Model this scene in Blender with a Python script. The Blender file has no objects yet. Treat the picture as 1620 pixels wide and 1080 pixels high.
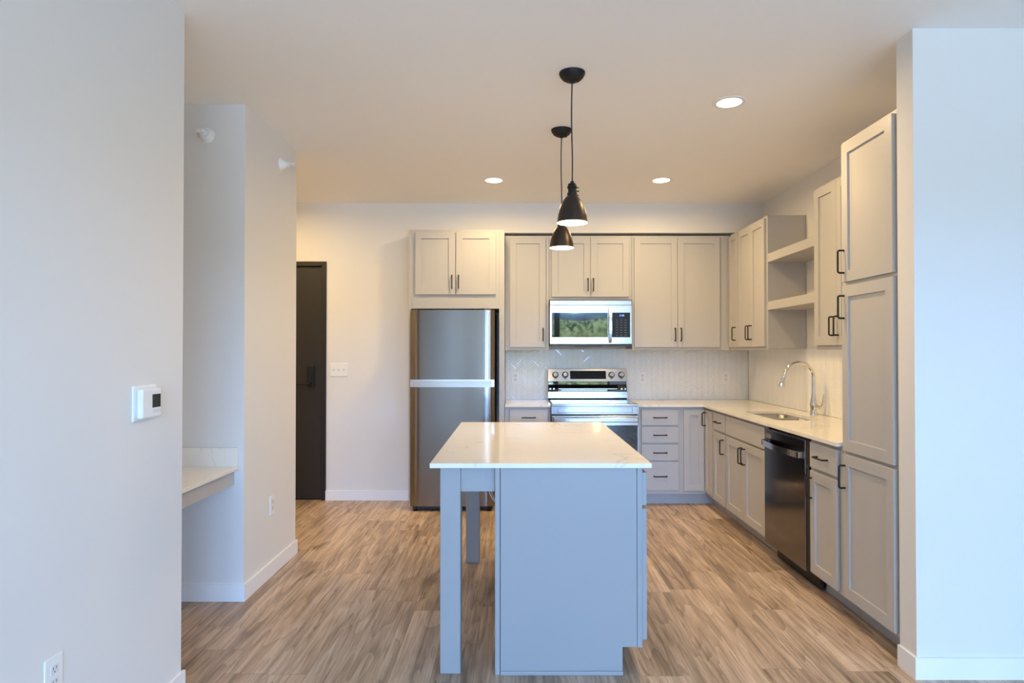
import bpy, bmesh, math, random
from mathutils import Vector, Matrix

# ------------------------------------------------------------------ camera
scene = bpy.context.scene
COL = scene.collection
PI = math.pi
EYE = 1.374
CEIL = 2.745
F = 1000.0
PITCH = 0.6

cam_data = bpy.data.cameras.new('camera')
cam = bpy.data.objects.new('camera', cam_data)
COL.objects.link(cam)
cam.location = (0, 0, EYE)
cam.rotation_euler = (math.radians(90 + PITCH), 0, 0)
cam_data.sensor_width = 36.0
cam_data.lens = 36.0 * F / 1620.0
cam_data.shift_x = -5.5 / 1620.0
cam_data.shift_y = (15.5 - F * math.tan(math.radians(PITCH))) / 1620.0
cam_data.clip_start = 0.02
scene.camera = cam

# ------------------------------------------------------------------ exposure and sky
scene.view_settings.view_transform = 'Standard'
scene.view_settings.look = 'None'
scene.view_settings.gamma = 1.0
scene.view_settings.use_curve_mapping = False
scene.view_settings.exposure = 0.08
scene.cycles.diffuse_bounces = 8

SKY = 19.5            # daylight strength
WARM = (1.0, 0.69, 0.32)
DOWNLIGHT_W = 15.5
PENDANT_W = 9.0

world = bpy.data.worlds.new('overcast_valley')
scene.world = world
world.use_nodes = True
wn, wl = world.node_tree.nodes, world.node_tree.links
wn.clear()


def wnode(t, **kw):
    n = wn.new(t)
    for k, v in kw.items():
        setattr(n, k, v)
    return n


tc = wnode('ShaderNodeTexCoord')
sep = wnode('ShaderNodeSeparateXYZ')
wl.new(tc.outputs['Generated'], sep.inputs[0])


def wmath(op, a, b=None, c=None):
    n = wnode('ShaderNodeMath', operation=op)
    for i, v in enumerate((a, b, c)):
        if v is None:
            continue
        if isinstance(v, (int, float)):
            n.inputs[i].default_value = v
        else:
            wl.new(v, n.inputs[i])
    return n.outputs[0]


def wnoise(scale, detail, vec=None):
    n = wnode('ShaderNodeTexNoise')
    n.inputs['Scale'].default_value = scale
    n.inputs['Detail'].default_value = detail
    wl.new(vec or tc.outputs['Generated'], n.inputs['Vector'])
    return n.outputs['Fac']


def wmix(fac, a, b):
    n = wnode('ShaderNodeMix', data_type='RGBA')
    if isinstance(fac, (int, float)):
        n.inputs['Factor'].default_value = fac
    else:
        wl.new(fac, n.inputs['Factor'])
    for key, v in (('A', a), ('B', b)):
        sock = [s for s in n.inputs if s.name == key and s.type == 'RGBA'][0]
        if isinstance(v, tuple):
            sock.default_value = (*v, 1)
        else:
            wl.new(v, sock)
    return [s for s in n.outputs if s.type == 'RGBA'][0]


elev = sep.outputs[2]
ridge = wmath('MULTIPLY_ADD', wnoise(9, 3), 0.032, 0.047)
tops = wmath('MULTIPLY_ADD', wnoise(22, 4), 0.02, 0.040)
above_ridge = wmath('GREATER_THAN', elev, ridge)
above_tops = wmath('GREATER_THAN', elev, tops)
leafy = wmix(wmath('MULTIPLY_ADD', wnoise(150, 6), 4.5, -1.75), (0.012, 0.028, 0.018), (0.16, 0.22, 0.13))
leafy = wmix(wmath('MULTIPLY_ADD', wnoise(16, 2), 3.0, -1.3), leafy, (0.08, 0.11, 0.06))
hills = wmix(wmath('MULTIPLY_ADD', wnoise(60, 4), 2.0, -0.6), (0.022, 0.037, 0.055), (0.07, 0.11, 0.14))
skyc = wmix(wmath('MULTIPLY_ADD', elev, 11.0, -1.45), (0.73, 1.43, 2.75), (0.15, 0.29, 0.53))   # bright hazy horizon, bluer overhead
land = wmix(above_tops, leafy, hills)
ground_glow = wmath('LESS_THAN', elev, -0.06)           # bright band added below the horizon, lifts light on ceiling and tile
land = wmix(ground_glow, land, (0.38, 0.53, 0.74))
allc = wmix(above_ridge, land, skyc)
bg = wnode('ShaderNodeBackground')
bg.inputs['Strength'].default_value = SKY
wl.new(allc, bg.inputs['Color'])
wo = wnode('ShaderNodeOutputWorld')
wl.new(bg.outputs[0], wo.inputs[0])

# the big living-room window behind the camera lets the daylight in
REAR_Y = -5.6
WIN = (-0.32, 2.66, 0.10, 2.62)      # x0 x1 z0 z1
SIDE_X = 3.62                        # right living-room wall, with an unseen window added for more daylight
ADDED_WIN = (-4.5, -2.9, 0.10, 2.62)       # y0 y1 z0 z1


def portal(w, h, loc, rot):
    pl = bpy.data.lights.new('window_daylight', 'AREA')
    pl.shape = 'RECTANGLE'
    pl.size = w
    pl.size_y = h
    pl.cycles.is_portal = True
    po = bpy.data.objects.new('window_daylight', pl)
    po.location = loc
    po.rotation_euler = rot
    COL.objects.link(po)


portal(WIN[1] - WIN[0], WIN[3] - WIN[2], ((WIN[0] + WIN[1]) / 2, REAR_Y - 0.02, (WIN[2] + WIN[3]) / 2), (PI / 2, 0, 0))
portal(ADDED_WIN[1] - ADDED_WIN[0], ADDED_WIN[3] - ADDED_WIN[2], (SIDE_X + 0.02, (ADDED_WIN[0] + ADDED_WIN[1]) / 2, (ADDED_WIN[2] + ADDED_WIN[3]) / 2), (PI / 2, 0, PI / 2))  # daylight portal of the added side window

random.seed(7)

# ------------------------------------------------------------------ materials


def mat(name, color, rough=0.5, metal=0.0, spec=0.5, bump=0.0, bump_scale=200.0, coat=0.0, emit=None, estr=0.0):
    m = bpy.data.materials.new(name)
    m.use_nodes = True
    nt = m.node_tree
    b = nt.nodes['Principled BSDF']
    b.inputs['Base Color'].default_value = (*color, 1)
    b.inputs['Roughness'].default_value = rough
    b.inputs['Metallic'].default_value = metal
    b.inputs['Specular IOR Level'].default_value = spec
    b.inputs['Coat Weight'].default_value = coat
    b.inputs['Coat Roughness'].default_value = 0.05
    if emit:
        b.inputs['Emission Color'].default_value = (*emit, 1)
        b.inputs['Emission Strength'].default_value = estr
    if bump:
        t = nt.nodes.new('ShaderNodeTexCoord')
        n = nt.nodes.new('ShaderNodeTexNoise')
        n.inputs['Scale'].default_value = bump_scale
        n.inputs['Detail'].default_value = 3
        bp = nt.nodes.new('ShaderNodeBump')
        bp.inputs['Strength'].default_value = bump
        bp.inputs['Distance'].default_value = 0.001
        nt.links.new(t.outputs['Object'], n.inputs['Vector'])
        nt.links.new(n.outputs['Fac'], bp.inputs['Height'])
        nt.links.new(bp.outputs[0], b.inputs['Normal'])
    return m


def brushed(name, color, rough, stretch, amount=0.05, metal=1.0, aniso=0.0):
    """brushed metal: fine streaks vary the roughness"""
    m = mat(name, color, rough, metal)
    nt = m.node_tree
    b = nt.nodes['Principled BSDF']
    t = nt.nodes.new('ShaderNodeTexCoord')
    mp = nt.nodes.new('ShaderNodeMapping')
    mp.inputs['Scale'].default_value = stretch
    n = nt.nodes.new('ShaderNodeTexNoise')
    n.inputs['Scale'].default_value = 1.0
    n.inputs['Detail'].default_value = 4
    ma = nt.nodes.new('ShaderNodeMath')
    ma.operation = 'MULTIPLY_ADD'
    ma.inputs[1].default_value = amount * 2
    ma.inputs[2].default_value = rough - amount
    L = nt.links.new
    L(t.outputs['Object'], mp.inputs[0])
    L(mp.outputs[0], n.inputs['Vector'])
    L(n.outputs['Fac'], ma.inputs[0])
    L(ma.outputs[0], b.inputs['Roughness'])
    if aniso:                    # brushed sideways: highlights stretch up and down
        c = nt.nodes.new('ShaderNodeCombineXYZ')
        c.inputs[2].default_value = 1.0
        b.inputs['Anisotropic'].default_value = aniso
        L(c.outputs[0], b.inputs['Tangent'])
    return m


def quartz(name):
    m = mat(name, (0.86, 0.825, 0.745), 0.12, 0, 0.5)
    nt = m.node_tree
    N, L = nt.nodes.new, nt.links.new
    b = nt.nodes['Principled BSDF']
    t = N('ShaderNodeTexCoord')
    w = N('ShaderNodeTexNoise')
    w.inputs['Scale'].default_value = 1.7
    w.inputs['Detail'].default_value = 5
    w.inputs['Roughness'].default_value = 0.55
    w.inputs['Distortion'].default_value = 0.9
    L(t.outputs['Object'], w.inputs['Vector'])
    s = N('ShaderNodeMath'); s.operation = 'SUBTRACT'; s.inputs[1].default_value = 0.5
    a = N('ShaderNodeMath'); a.operation = 'ABSOLUTE'
    r = N('ShaderNodeMapRange')
    r.inputs['From Min'].default_value = 0.0
    r.inputs['From Max'].default_value = 0.012
    r.inputs['To Min'].default_value = 0.55
    r.inputs['To Max'].default_value = 0.0
    g = N('ShaderNodeTexNoise'); g.inputs['Scale'].default_value = 2.3
    gm = N('ShaderNodeMapRange')
    gm.inputs['From Min'].default_value = 0.45
    gm.inputs['From Max'].default_value = 0.65
    L(t.outputs['Object'], g.inputs['Vector'])
    L(g.outputs['Fac'], gm.inputs['Value'])
    mu = N('ShaderNodeMath'); mu.operation = 'MULTIPLY'
    L(w.outputs['Fac'], s.inputs[0]); L(s.outputs[0], a.inputs[0]); L(a.outputs[0], r.inputs['Value'])
    L(r.outputs[0], mu.inputs[0]); L(gm.outputs[0], mu.inputs[1])
    mx = N('ShaderNodeMix'); mx.data_type = 'RGBA'
    mx.inputs[6].default_value = (0.86, 0.825, 0.745, 1)
    mx.inputs[7].default_value = (0.50, 0.46, 0.42, 1)
    L(mu.outputs[0], mx.inputs[0])
    L(mx.outputs[2], b.inputs['Base Color'])
    return m


def wood_floor(name):
    """planks running away from the camera, each with its own tone and grain"""
    m = mat(name, (0.4, 0.3, 0.2), 0.42)
    nt = m.node_tree
    N, L = nt.nodes.new, nt.links.new
    b = nt.nodes['Principled BSDF']

    def math_(op, a, b_=None, c=None):
        n = N('ShaderNodeMath'); n.operation = op
        for i, v in enumerate((a, b_, c)):
            if v is None:
                continue
            if isinstance(v, (int, float)):
                n.inputs[i].default_value = v
            else:
                L(v, n.inputs[i])
        return n.outputs[0]
    t = N('ShaderNodeTexCoord')
    sx = N('ShaderNodeSeparateXYZ')
    L(t.outputs['Object'], sx.inputs[0])
    x, y = sx.outputs[0], sx.outputs[1]
    PW, PL = 0.178, 1.22
    row = math_('FLOOR', math_('DIVIDE', x, PW))
    wn1 = N('ShaderNodeTexWhiteNoise'); wn1.noise_dimensions = '1D'
    L(row, wn1.inputs['W'])
    yy = math_('ADD', math_('DIVIDE', y, PL), math_('MULTIPLY', wn1.outputs['Value'], 7.3))
    colm = math_('FLOOR', yy)
    cv = N('ShaderNodeCombineXYZ')
    L(row, cv.inputs[0]); L(colm, cv.inputs[1])
    wn2 = N('ShaderNodeTexWhiteNoise'); wn2.noise_dimensions = '2D'
    L(cv.outputs[0], wn2.inputs['Vector'])
    # grain coordinates, shifted per plank
    def grain(sx_, sy_, shift):
        g = N('ShaderNodeCombineXYZ')
        L(math_('MULTIPLY_ADD', wn2.outputs['Value'], shift, math_('MULTIPLY', x, sx_)), g.inputs[0])
        L(math_('MULTIPLY_ADD', wn2.outputs['Value'], shift * 2.7, math_('MULTIPLY', y, sy_)), g.inputs[1])
        L(wn2.outputs['Value'], g.inputs[2])
        return g.outputs[0]

    def noise(vec, scale, detail, rough=0.5, dist=0.0):
        n = N('ShaderNodeTexNoise')
        n.inputs['Scale'].default_value = scale
        n.inputs['Detail'].default_value = detail
        n.inputs['Roughness'].default_value = rough
        n.inputs['Distortion'].default_value = dist
        L(vec, n.inputs['Vector'])
        return n
    n1 = noise(grain(1.0, 0.09, 37.0), 6.0, 2.0, 0.5, 0.35)        # cathedral figure
    rings = math_('FRACT', math_('MULTIPLY', n1.outputs['Fac'], 10.0))
    rings = math_('POWER', rings, 0.6)
    n2 = noise(grain(1.0, 0.035, 11.0), 95.0, 5.0, 0.65)           # fine pores
    n4 = noise(grain(1.0, 0.05, 23.0), 24.0, 3.0, 0.6)             # long streaks
    n3 = noise(grain(1.0, 0.22, 51.0), 8.0, 4.0, 0.6, 0.8)         # dark smudges and knots
    knots = N('ShaderNodeMapRange')
    knots.inputs['From Min'].default_value = 0.60
    knots.inputs['From Max'].default_value = 0.78
    knots.inputs['To Max'].default_value = -0.42
    L(n3.outputs['Fac'], knots.inputs['Value'])
    f = math_('MULTIPLY_ADD', rings, 0.17, math_('MULTIPLY_ADD', n2.outputs['Fac'], 0.66, -0.11))
    f = math_('ADD', f, math_('MULTIPLY_ADD', n4.outputs['Fac'], 0.68, -0.34))
    f = math_('ADD', f, math_('MULTIPLY_ADD', n3.outputs['Fac'], 0.5, -0.10))
    f = math_('ADD', f, knots.outputs[0])
    f = math_('ADD', f, math_('MULTIPLY_ADD', wn2.outputs['Value'], 0.20, -0.10))
    cr = N('ShaderNodeValToRGB')
    e = cr.color_ramp.elements
    e[0].position = 0.18; e[0].color = (0.165, 0.113, 0.079, 1)
    e[1].position = 0.92; e[1].color = (0.80, 0.65, 0.52, 1)
    k = e.new(0.45); k.color = (0.42, 0.31, 0.222, 1)
    k = e.new(0.65); k.color = (0.62, 0.48, 0.365, 1)
    L(f, cr.inputs['Fac'])
    # seams
    fx = math_('ABSOLUTE', math_('SUBTRACT', math_('FRACT', math_('DIVIDE', x, PW)), 0.5))
    fy = math_('ABSOLUTE', math_('SUBTRACT', math_('FRACT', yy), 0.5))
    sm = math_('MAXIMUM', math_('GREATER_THAN', fx, 0.493), math_('GREATER_THAN', fy, 0.4988))
    mx = N('ShaderNodeMix'); mx.data_type = 'RGBA'
    mx.inputs[7].default_value = (0.16, 0.105, 0.07, 1)
    L(math_('MULTIPLY', sm, 0.55), mx.inputs[0])
    L(cr.outputs[0], mx.inputs[6])
    L(mx.outputs[2], b.inputs['Base Color'])
    rg = math_('MULTIPLY_ADD', n2.outputs['Fac'], 0.2, 0.30)
    L(rg, b.inputs['Roughness'])
    bp = N('ShaderNodeBump')
    bp.inputs['Strength'].default_value = 0.25
    bp.inputs['Distance'].default_value = 0.0006
    L(math_('SUBTRACT', n2.outputs['Fac'], sm), bp.inputs['Height'])
    L(bp.outputs[0], b.inputs['Normal'])
    return m


M = {}
M['wall'] = mat('wall_paint', (0.76, 0.745, 0.71), 0.75, bump=0.15, bump_scale=350)
M['ceiling'] = mat('ceiling_paint', (0.94, 0.925, 0.89), 0.85, bump=0.3, bump_scale=260)
M['trim'] = mat('white_trim_paint', (0.86, 0.855, 0.84), 0.4)
M['cab'] = mat('greige_cabinet_paint', (0.48, 0.470, 0.455), 0.42, bump=0.04, bump_scale=500)
M['island'] = mat('grey_island_paint', (0.33, 0.34, 0.345), 0.42, bump=0.04, bump_scale=500)
M['toe'] = mat('toe_kick_paint', (0.47, 0.46, 0.45), 0.5)
M['quartz'] = quartz('veined_quartz')
M['floor'] = wood_floor('oak_plank_floor')
M['tile'] = mat('glazed_white_tile', (0.88, 0.885, 0.88), 0.08, 0, 0.5, bump=0.12, bump_scale=45)
M['grout'] = mat('pale_grout', (0.63, 0.625, 0.61), 0.85)
M['black'] = mat('matte_black_metal', (0.012, 0.012, 0.012), 0.5, 0.0, 0.3)
M['bronze'] = mat('dark_bronze_metal', (0.055, 0.045, 0.038), 0.38, 0.75)
M['cordblack'] = mat('black_cloth_cord', (0.02, 0.019, 0.018), 0.8)
M['door'] = mat('dark_door_paint', (0.020, 0.017, 0.016), 0.45, bump=0.08, bump_scale=120)
M['doorframe'] = mat('black_door_frame', (0.013, 0.012, 0.012), 0.4)
M['steel'] = brushed('brushed_stainless', (0.265, 0.238, 0.212), 0.19, (3, 3, 420), 0.03, aniso=0.85)
M['steelh'] = brushed('brushed_stainless_range', (0.55, 0.545, 0.535), 0.17, (2, 400, 400), 0.03, aniso=0.5)
M['chrome'] = mat('polished_chrome', (0.78, 0.78, 0.79), 0.05, 1.0)
M['silver'] = mat('satin_silver', (0.74, 0.75, 0.76), 0.16, 1.0)
M['blacksteel'] = brushed('black_stainless', (0.20, 0.19, 0.185), 0.15, (300, 300, 2), 0.03)
M['sinksteel'] = mat('sink_steel', (0.55, 0.54, 0.52), 0.22, 1.0)
M['glass'] = mat('black_glass', (0.006, 0.006, 0.007), 0.0, 0, 0.9, coat=0.6)
M['panel'] = mat('dark_control_glass', (0.008, 0.008, 0.009), 0.06, 0, 0.3)
M['blackplastic'] = mat('black_plastic', (0.012, 0.012, 0.013), 0.4)
M['fridgeside'] = mat('dark_grey_fridge_side', (0.035, 0.035, 0.037), 0.45)
M['white'] = mat('white_plastic', (0.84, 0.84, 0.82), 0.35)
M['offwhite'] = mat('white_receptacle_plastic', (0.74, 0.74, 0.73), 0.4)
M['slot'] = mat('dark_slot', (0.05, 0.05, 0.05), 0.6)
M['screen'] = mat('dark_display', (0.03, 0.034, 0.03), 0.2)
M['led'] = mat('blue_display_digits', (0.1, 0.2, 0.9), 0.5, emit=(0.25, 0.4, 1.0), estr=2.5)
M['dim'] = mat('grey_printed_legend', (0.11, 0.11, 0.12), 0.5)
M['logo'] = mat('grey_printed_logo', (0.30, 0.31, 0.32), 0.4, 0.3)
M['lamp'] = mat('lit_lens', (0.9, 0.88, 0.84), 0.5, emit=(1.0, 0.86, 0.64), estr=9.0)
M['bulb'] = mat('lit_bulb', (0.9, 0.88, 0.84), 0.5, emit=(1.0, 0.80, 0.50), estr=14.0)
M['shadein'] = mat('white_shade_lining', (0.85, 0.80, 0.70), 0.5)
M['badge'] = mat('energy_sticker', (0.16, 0.155, 0.15), 0.5)

# ------------------------------------------------------------------ mesh helpers


def add_box(bm, x0, x1, y0, y1, z0, z1, bev=0.0, seg=1):
    t = bmesh.new()
    bmesh.ops.create_cube(t, size=1.0)
    for v in t.verts:
        v.co = Vector(((x0 + x1) / 2 + v.co.x * (x1 - x0), (y0 + y1) / 2 + v.co.y * (y1 - y0), (z0 + z1) / 2 + v.co.z * (z1 - z0)))
    if bev:
        bmesh.ops.bevel(t, geom=list(t.edges), offset=bev, segments=seg, profile=0.5, affect='EDGES')
    merge(bm, t)


def merge(bm, t):
    me = bpy.data.meshes.new('tmp')
    t.to_mesh(me)
    t.free()
    bm.from_mesh(me)
    bpy.data.meshes.remove(me)


def add_lathe(bm, prof, n=40, center=(0, 0, 0), axis='Z', caps=True):
    """prof: (radius, height) pairs"""
    rings = []
    for r, h in prof:
        ring = []
        for i in range(n):
            a = 2 * PI * i / n
            p = (r * math.cos(a), r * math.sin(a), h)
            if axis == 'Y':
                p = (p[0], p[2], p[1])
            elif axis == 'X':
                p = (p[2], p[0], p[1])
            ring.append(bm.verts.new((p[0] + center[0], p[1] + center[1], p[2] + center[2])))
        rings.append(ring)
    for a, b in zip(rings, rings[1:]):
        for i in range(n):
            f = bm.faces.new((a[i], a[(i + 1) % n], b[(i + 1) % n], b[i]))
            f.smooth = True
    if caps:
        bm.faces.new(rings[0][::-1])
        bm.faces.new(rings[-1])


def add_tube(bm, pts, r, n=10, caps=True):
    pts = [Vector(p) for p in pts]
    rad = r if isinstance(r, (list, tuple)) else [r] * len(pts)
    t0 = (pts[1] - pts[0]).normalized()
    up = Vector((0, 0, 1)) if abs(t0.z) < 0.9 else Vector((1, 0, 0))
    nrm = t0.cross(up).normalized()
    rings = []
    for i, p in enumerate(pts):
        if i == 0:
            t = t0
        elif i == len(pts) - 1:
            t = (pts[-1] - pts[-2]).normalized()
        else:
            t = ((pts[i + 1] - p).normalized() + (p - pts[i - 1]).normalized()).normalized()
        nrm = (nrm - t * nrm.dot(t)).normalized()
        bi = t.cross(nrm)
        rings.append([bm.verts.new(p + rad[i] * (math.cos(2 * PI * k / n) * nrm + math.sin(2 * PI * k / n) * bi)) for k in range(n)])
    for a, b in zip(rings, rings[1:]):
        for k in range(n):
            f = bm.faces.new((a[k], a[(k + 1) % n], b[(k + 1) % n], b[k]))
            f.smooth = True
    if caps:
        bm.faces.new(rings[0][::-1])
        bm.faces.new(rings[-1])


def add_prism(bm, pts, axis, a0, a1):
    """polygon pts in the two other axes, extruded along axis"""
    def P(p, a):
        return {'X': (a, p[0], p[1]), 'Y': (p[0], a, p[1]), 'Z': (p[0], p[1], a)}[axis]
    lo = [bm.verts.new(P(p, a0)) for p in pts]
    hi = [bm.verts.new(P(p, a1)) for p in pts]
    bm.faces.new(lo[::-1]); bm.faces.new(hi)
    n = len(pts)
    for i in range(n):
        bm.faces.new((lo[i], lo[(i + 1) % n], hi[(i + 1) % n], hi[i]))


def shaker(bm, x0, x1, z0, z1, t=0.02, stile=0.057, y=0.0, deep=0.010):
    """a five-piece door: flat recessed panel in a square frame, front faces -y"""
    b = bmesh.new()
    bmesh.ops.create_cube(b, size=1.0)
    for v in b.verts:
        v.co = Vector(((x0 + x1) / 2 + v.co.x * (x1 - x0), y - t / 2 + v.co.y * t, (z0 + z1) / 2 + v.co.z * (z1 - z0)))
    bmesh.ops.bevel(b, geom=list(b.edges), offset=0.0015, segments=1, profile=0.5, affect='EDGES')
    b.faces.ensure_lookup_table()
    f = max((f for f in b.faces if f.normal.y < -0.9), key=lambda f: f.calc_area())
    if stile:
        bmesh.ops.inset_region(b, faces=[f], thickness=stile - 0.0015, use_even_offset=True)
        bmesh.ops.inset_region(b, faces=[f], thickness=0.001, depth=-deep, use_even_offset=True)
    merge(bm, b)


def pull(bm, x, z, vertical, y=-0.02, L=0.114, out=0.032, r=0.005):
    """a bar pull with rounded corners, standing off the face at y"""
    h, c = L / 2, 0.009
    path = [(-h, 0), (-h, out - c)]
    for k in range(1, 5):
        a = k / 4 * PI / 2
        path.append((-h + c - c * math.cos(a), out - c + c * math.sin(a)))
    path += [(-p[0], p[1]) for p in path[::-1]]
    pts = []
    for s, o in path:
        pts.append((x, y - o, z + s) if vertical else (x + s, y - o, z))
    add_tube(bm, pts, r, 8)


def obj(name, bm, m, parent=None, smooth=False):
    bmesh.ops.recalc_face_normals(bm, faces=bm.faces)
    for e in bm.edges:
        if e.calc_face_angle(0.0) > 0.6:
            e.smooth = False
    me = bpy.data.meshes.new(name)
    if smooth:
        for f in bm.faces:
            f.smooth = True
    bm.to_mesh(me)
    bm.free()
    me.materials.append(M[m] if isinstance(m, str) else m)
    o = bpy.data.objects.new(name, me)
    COL.objects.link(o)
    if parent is not None:
        o.parent = parent
    return o


def thing(name, label, cat, loc=(0, 0, 0), rot=0.0, group=None):
    o = bpy.data.objects.new(name, None)
    o.empty_display_size = 0.1
    COL.objects.link(o)
    o.location = loc
    o.rotation_euler = (0, 0, rot)
    o['label'] = label
    o['category'] = cat
    if group:
        o['group'] = group
    return o


def tag(o, label, cat, group=None):
    o['label'] = label
    o['category'] = cat
    if group:
        o['group'] = group
    return o


def struct(name, bm, m, parent=None):
    o = obj(name, bm, m, parent)
    if parent is None:
        o['kind'] = 'structure'
    return o


def dup(root, loc, rot, label, group=None):
    r = root.copy(); COL.objects.link(r)
    r.location = loc; r.rotation_euler = (0, 0, rot); r['label'] = label
    if group:
        r['group'] = group
    for ch in list(root.children):
        c = ch.copy(); COL.objects.link(c); c.parent = r
        for g in list(ch.children):
            d = g.copy(); COL.objects.link(d); d.parent = c
    return r


def one(fn, *a, **k):
    bm = bmesh.new()
    fn(bm, *a, **k)
    return bm


def box(name, m, parent, *a, **k):
    return obj(name, one(add_box, *a, **k), m, parent)


def sbox(name, m, *a):
    return struct(name, one(add_box, *a), m)


def text(name, s, size, m, parent, loc, rot):
    """raised lettering as a mesh"""
    cu = bpy.data.curves.new(name, 'FONT')
    cu.body = s
    cu.size = size
    cu.align_x = 'CENTER'
    cu.align_y = 'CENTER'
    cu.extrude = 0.0003
    to = bpy.data.objects.new(name, cu)
    COL.objects.link(to)
    dg = bpy.context.evaluated_depsgraph_get()
    me = bpy.data.meshes.new_from_object(to.evaluated_get(dg))
    bpy.data.objects.remove(to)
    me.materials.clear()
    me.materials.append(M[m])
    o = bpy.data.objects.new(name, me)
    COL.objects.link(o)
    o.parent = parent
    o.location = loc
    o.rotation_euler = rot
    return o


# ------------------------------------------------------------------ the room
KIT_Y = 6.22       # kitchen wall
ENT_Y = 5.85       # entry wall and soffit face
WALL_X = 2.295     # right kitchen wall

sbox('floor', 'floor', -3.4, 3.75, REAR_Y - 0.12, 6.4, -0.1, 0.0)
sbox('ceiling', 'ceiling', -3.4, 3.75, REAR_Y - 0.12, 6.4, CEIL, CEIL + 0.12)
sbox('wall_left', 'wall', -2.3, -1.344, REAR_Y, 2.553, 0, CEIL)
sbox('wall_alcove', 'wall', -2.3, -2.16, 2.553, 3.497, 0, CEIL)
sbox('wall_hall', 'wall', -3.3, -1.5, 3.497, 4.32, 0, CEIL)
sbox('wall_entry_side', 'wall', -3.4, -3.28, 4.32, 5.85, 0, CEIL)
DX0, DX1, DTOP = -2.71, -1.752, 2.205
bm = bmesh.new()
add_box(bm, -3.4, DX0, ENT_Y, 6.34, 0, CEIL)
add_box(bm, DX1, -0.952, ENT_Y, 6.34, 0, CEIL)
add_box(bm, DX0, DX1, ENT_Y, 6.34, DTOP, CEIL)
add_box(bm, DX0, DX1, 6.0, 6.34, 0, DTOP)  # block added behind the door, stops outside light showing under it
struct('wall_entry', bm, 'wall')
sbox('wall_kitchen', 'wall', -0.952, 2.42, KIT_Y, 6.34, 0, CEIL)
sbox('wall_soffit', 'wall', -0.952, WALL_X, ENT_Y, KIT_Y, 2.472, CEIL)
sbox('wall_right', 'wall', WALL_X, 2.42, 2.785, KIT_Y, 0, CEIL)
sbox('wall_stub', 'wall', 1.686, 3.75, 2.67, 2.785, 0, CEIL)
bm = bmesh.new()
add_box(bm, SIDE_X, 3.75, REAR_Y, ADDED_WIN[0], 0, CEIL)
add_box(bm, SIDE_X, 3.75, ADDED_WIN[1], 2.67, 0, CEIL)
add_box(bm, SIDE_X, 3.75, ADDED_WIN[0], ADDED_WIN[1], 0, ADDED_WIN[2])
add_box(bm, SIDE_X, 3.75, ADDED_WIN[0], ADDED_WIN[1], ADDED_WIN[3], CEIL)
struct('wall_living', bm, 'wall')
bm = bmesh.new()
for y in (ADDED_WIN[0] + 0.03, ADDED_WIN[1] - 0.03):
    add_box(bm, SIDE_X + 0.04, SIDE_X + 0.1, y - 0.03, y + 0.03, ADDED_WIN[2], ADDED_WIN[3])
add_box(bm, SIDE_X + 0.04, SIDE_X + 0.1, ADDED_WIN[0], ADDED_WIN[1], ADDED_WIN[2], ADDED_WIN[2] + 0.06)
add_box(bm, SIDE_X + 0.04, SIDE_X + 0.1, ADDED_WIN[0], ADDED_WIN[1], ADDED_WIN[3] - 0.05, ADDED_WIN[3])
struct('added_window', bm, 'doorframe')  # frame of the unseen side window added for its daylight
bm = bmesh.new()
add_box(bm, -2.3, WIN[0], REAR_Y - 0.12, REAR_Y, 0, CEIL)
add_box(bm, WIN[1], 3.75, REAR_Y - 0.12, REAR_Y, 0, CEIL)
add_box(bm, WIN[0], WIN[1], REAR_Y - 0.12, REAR_Y, 0, WIN[2])
add_box(bm, WIN[0], WIN[1], REAR_Y - 0.12, REAR_Y, WIN[3], CEIL)
struct('wall_rear', bm, 'wall')
bm = bmesh.new()
for x in (WIN[0] + 0.03, 1.13, WIN[1] - 0.03):
    w = 0.075 if abs(x - 1.13) < 0.01 else 0.03
    add_box(bm, x - w, x + w, REAR_Y - 0.1, REAR_Y - 0.04, WIN[2], WIN[3])
add_box(bm, WIN[0], WIN[1], REAR_Y - 0.1, REAR_Y - 0.04, WIN[2], WIN[2] + 0.06)
add_box(bm, WIN[0], WIN[1], REAR_Y - 0.1, REAR_Y - 0.04, WIN[3] - 0.05, WIN[3])
struct('window_1', bm, 'doorframe')

# baseboards
BH, BT = 0.09, 0.012
sbox('baseboard_left', 'trim', -1.344, -1.344 + BT, REAR_Y, 2.553 + BT, 0, BH)
bm = bmesh.new()
add_box(bm, -2.15, -1.5 + BT, 3.497 - BT, 3.497, 0, BH)
add_box(bm, -1.5, -1.5 + BT, 3.497, 4.32 + BT, 0, BH)
struct('baseboard_hall', bm, 'trim')
sbox('baseboard_entry', 'trim', DX1, -0.952, ENT_Y - BT, ENT_Y, 0, BH)
bm = bmesh.new()
add_box(bm, 1.686 - BT, 3.62, 2.67 - BT, 2.67, 0, BH)
add_box(bm, 1.686 - BT, 1.686, 2.67, 2.785, 0, BH)
struct('baseboard_stub', bm, 'trim')

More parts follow.
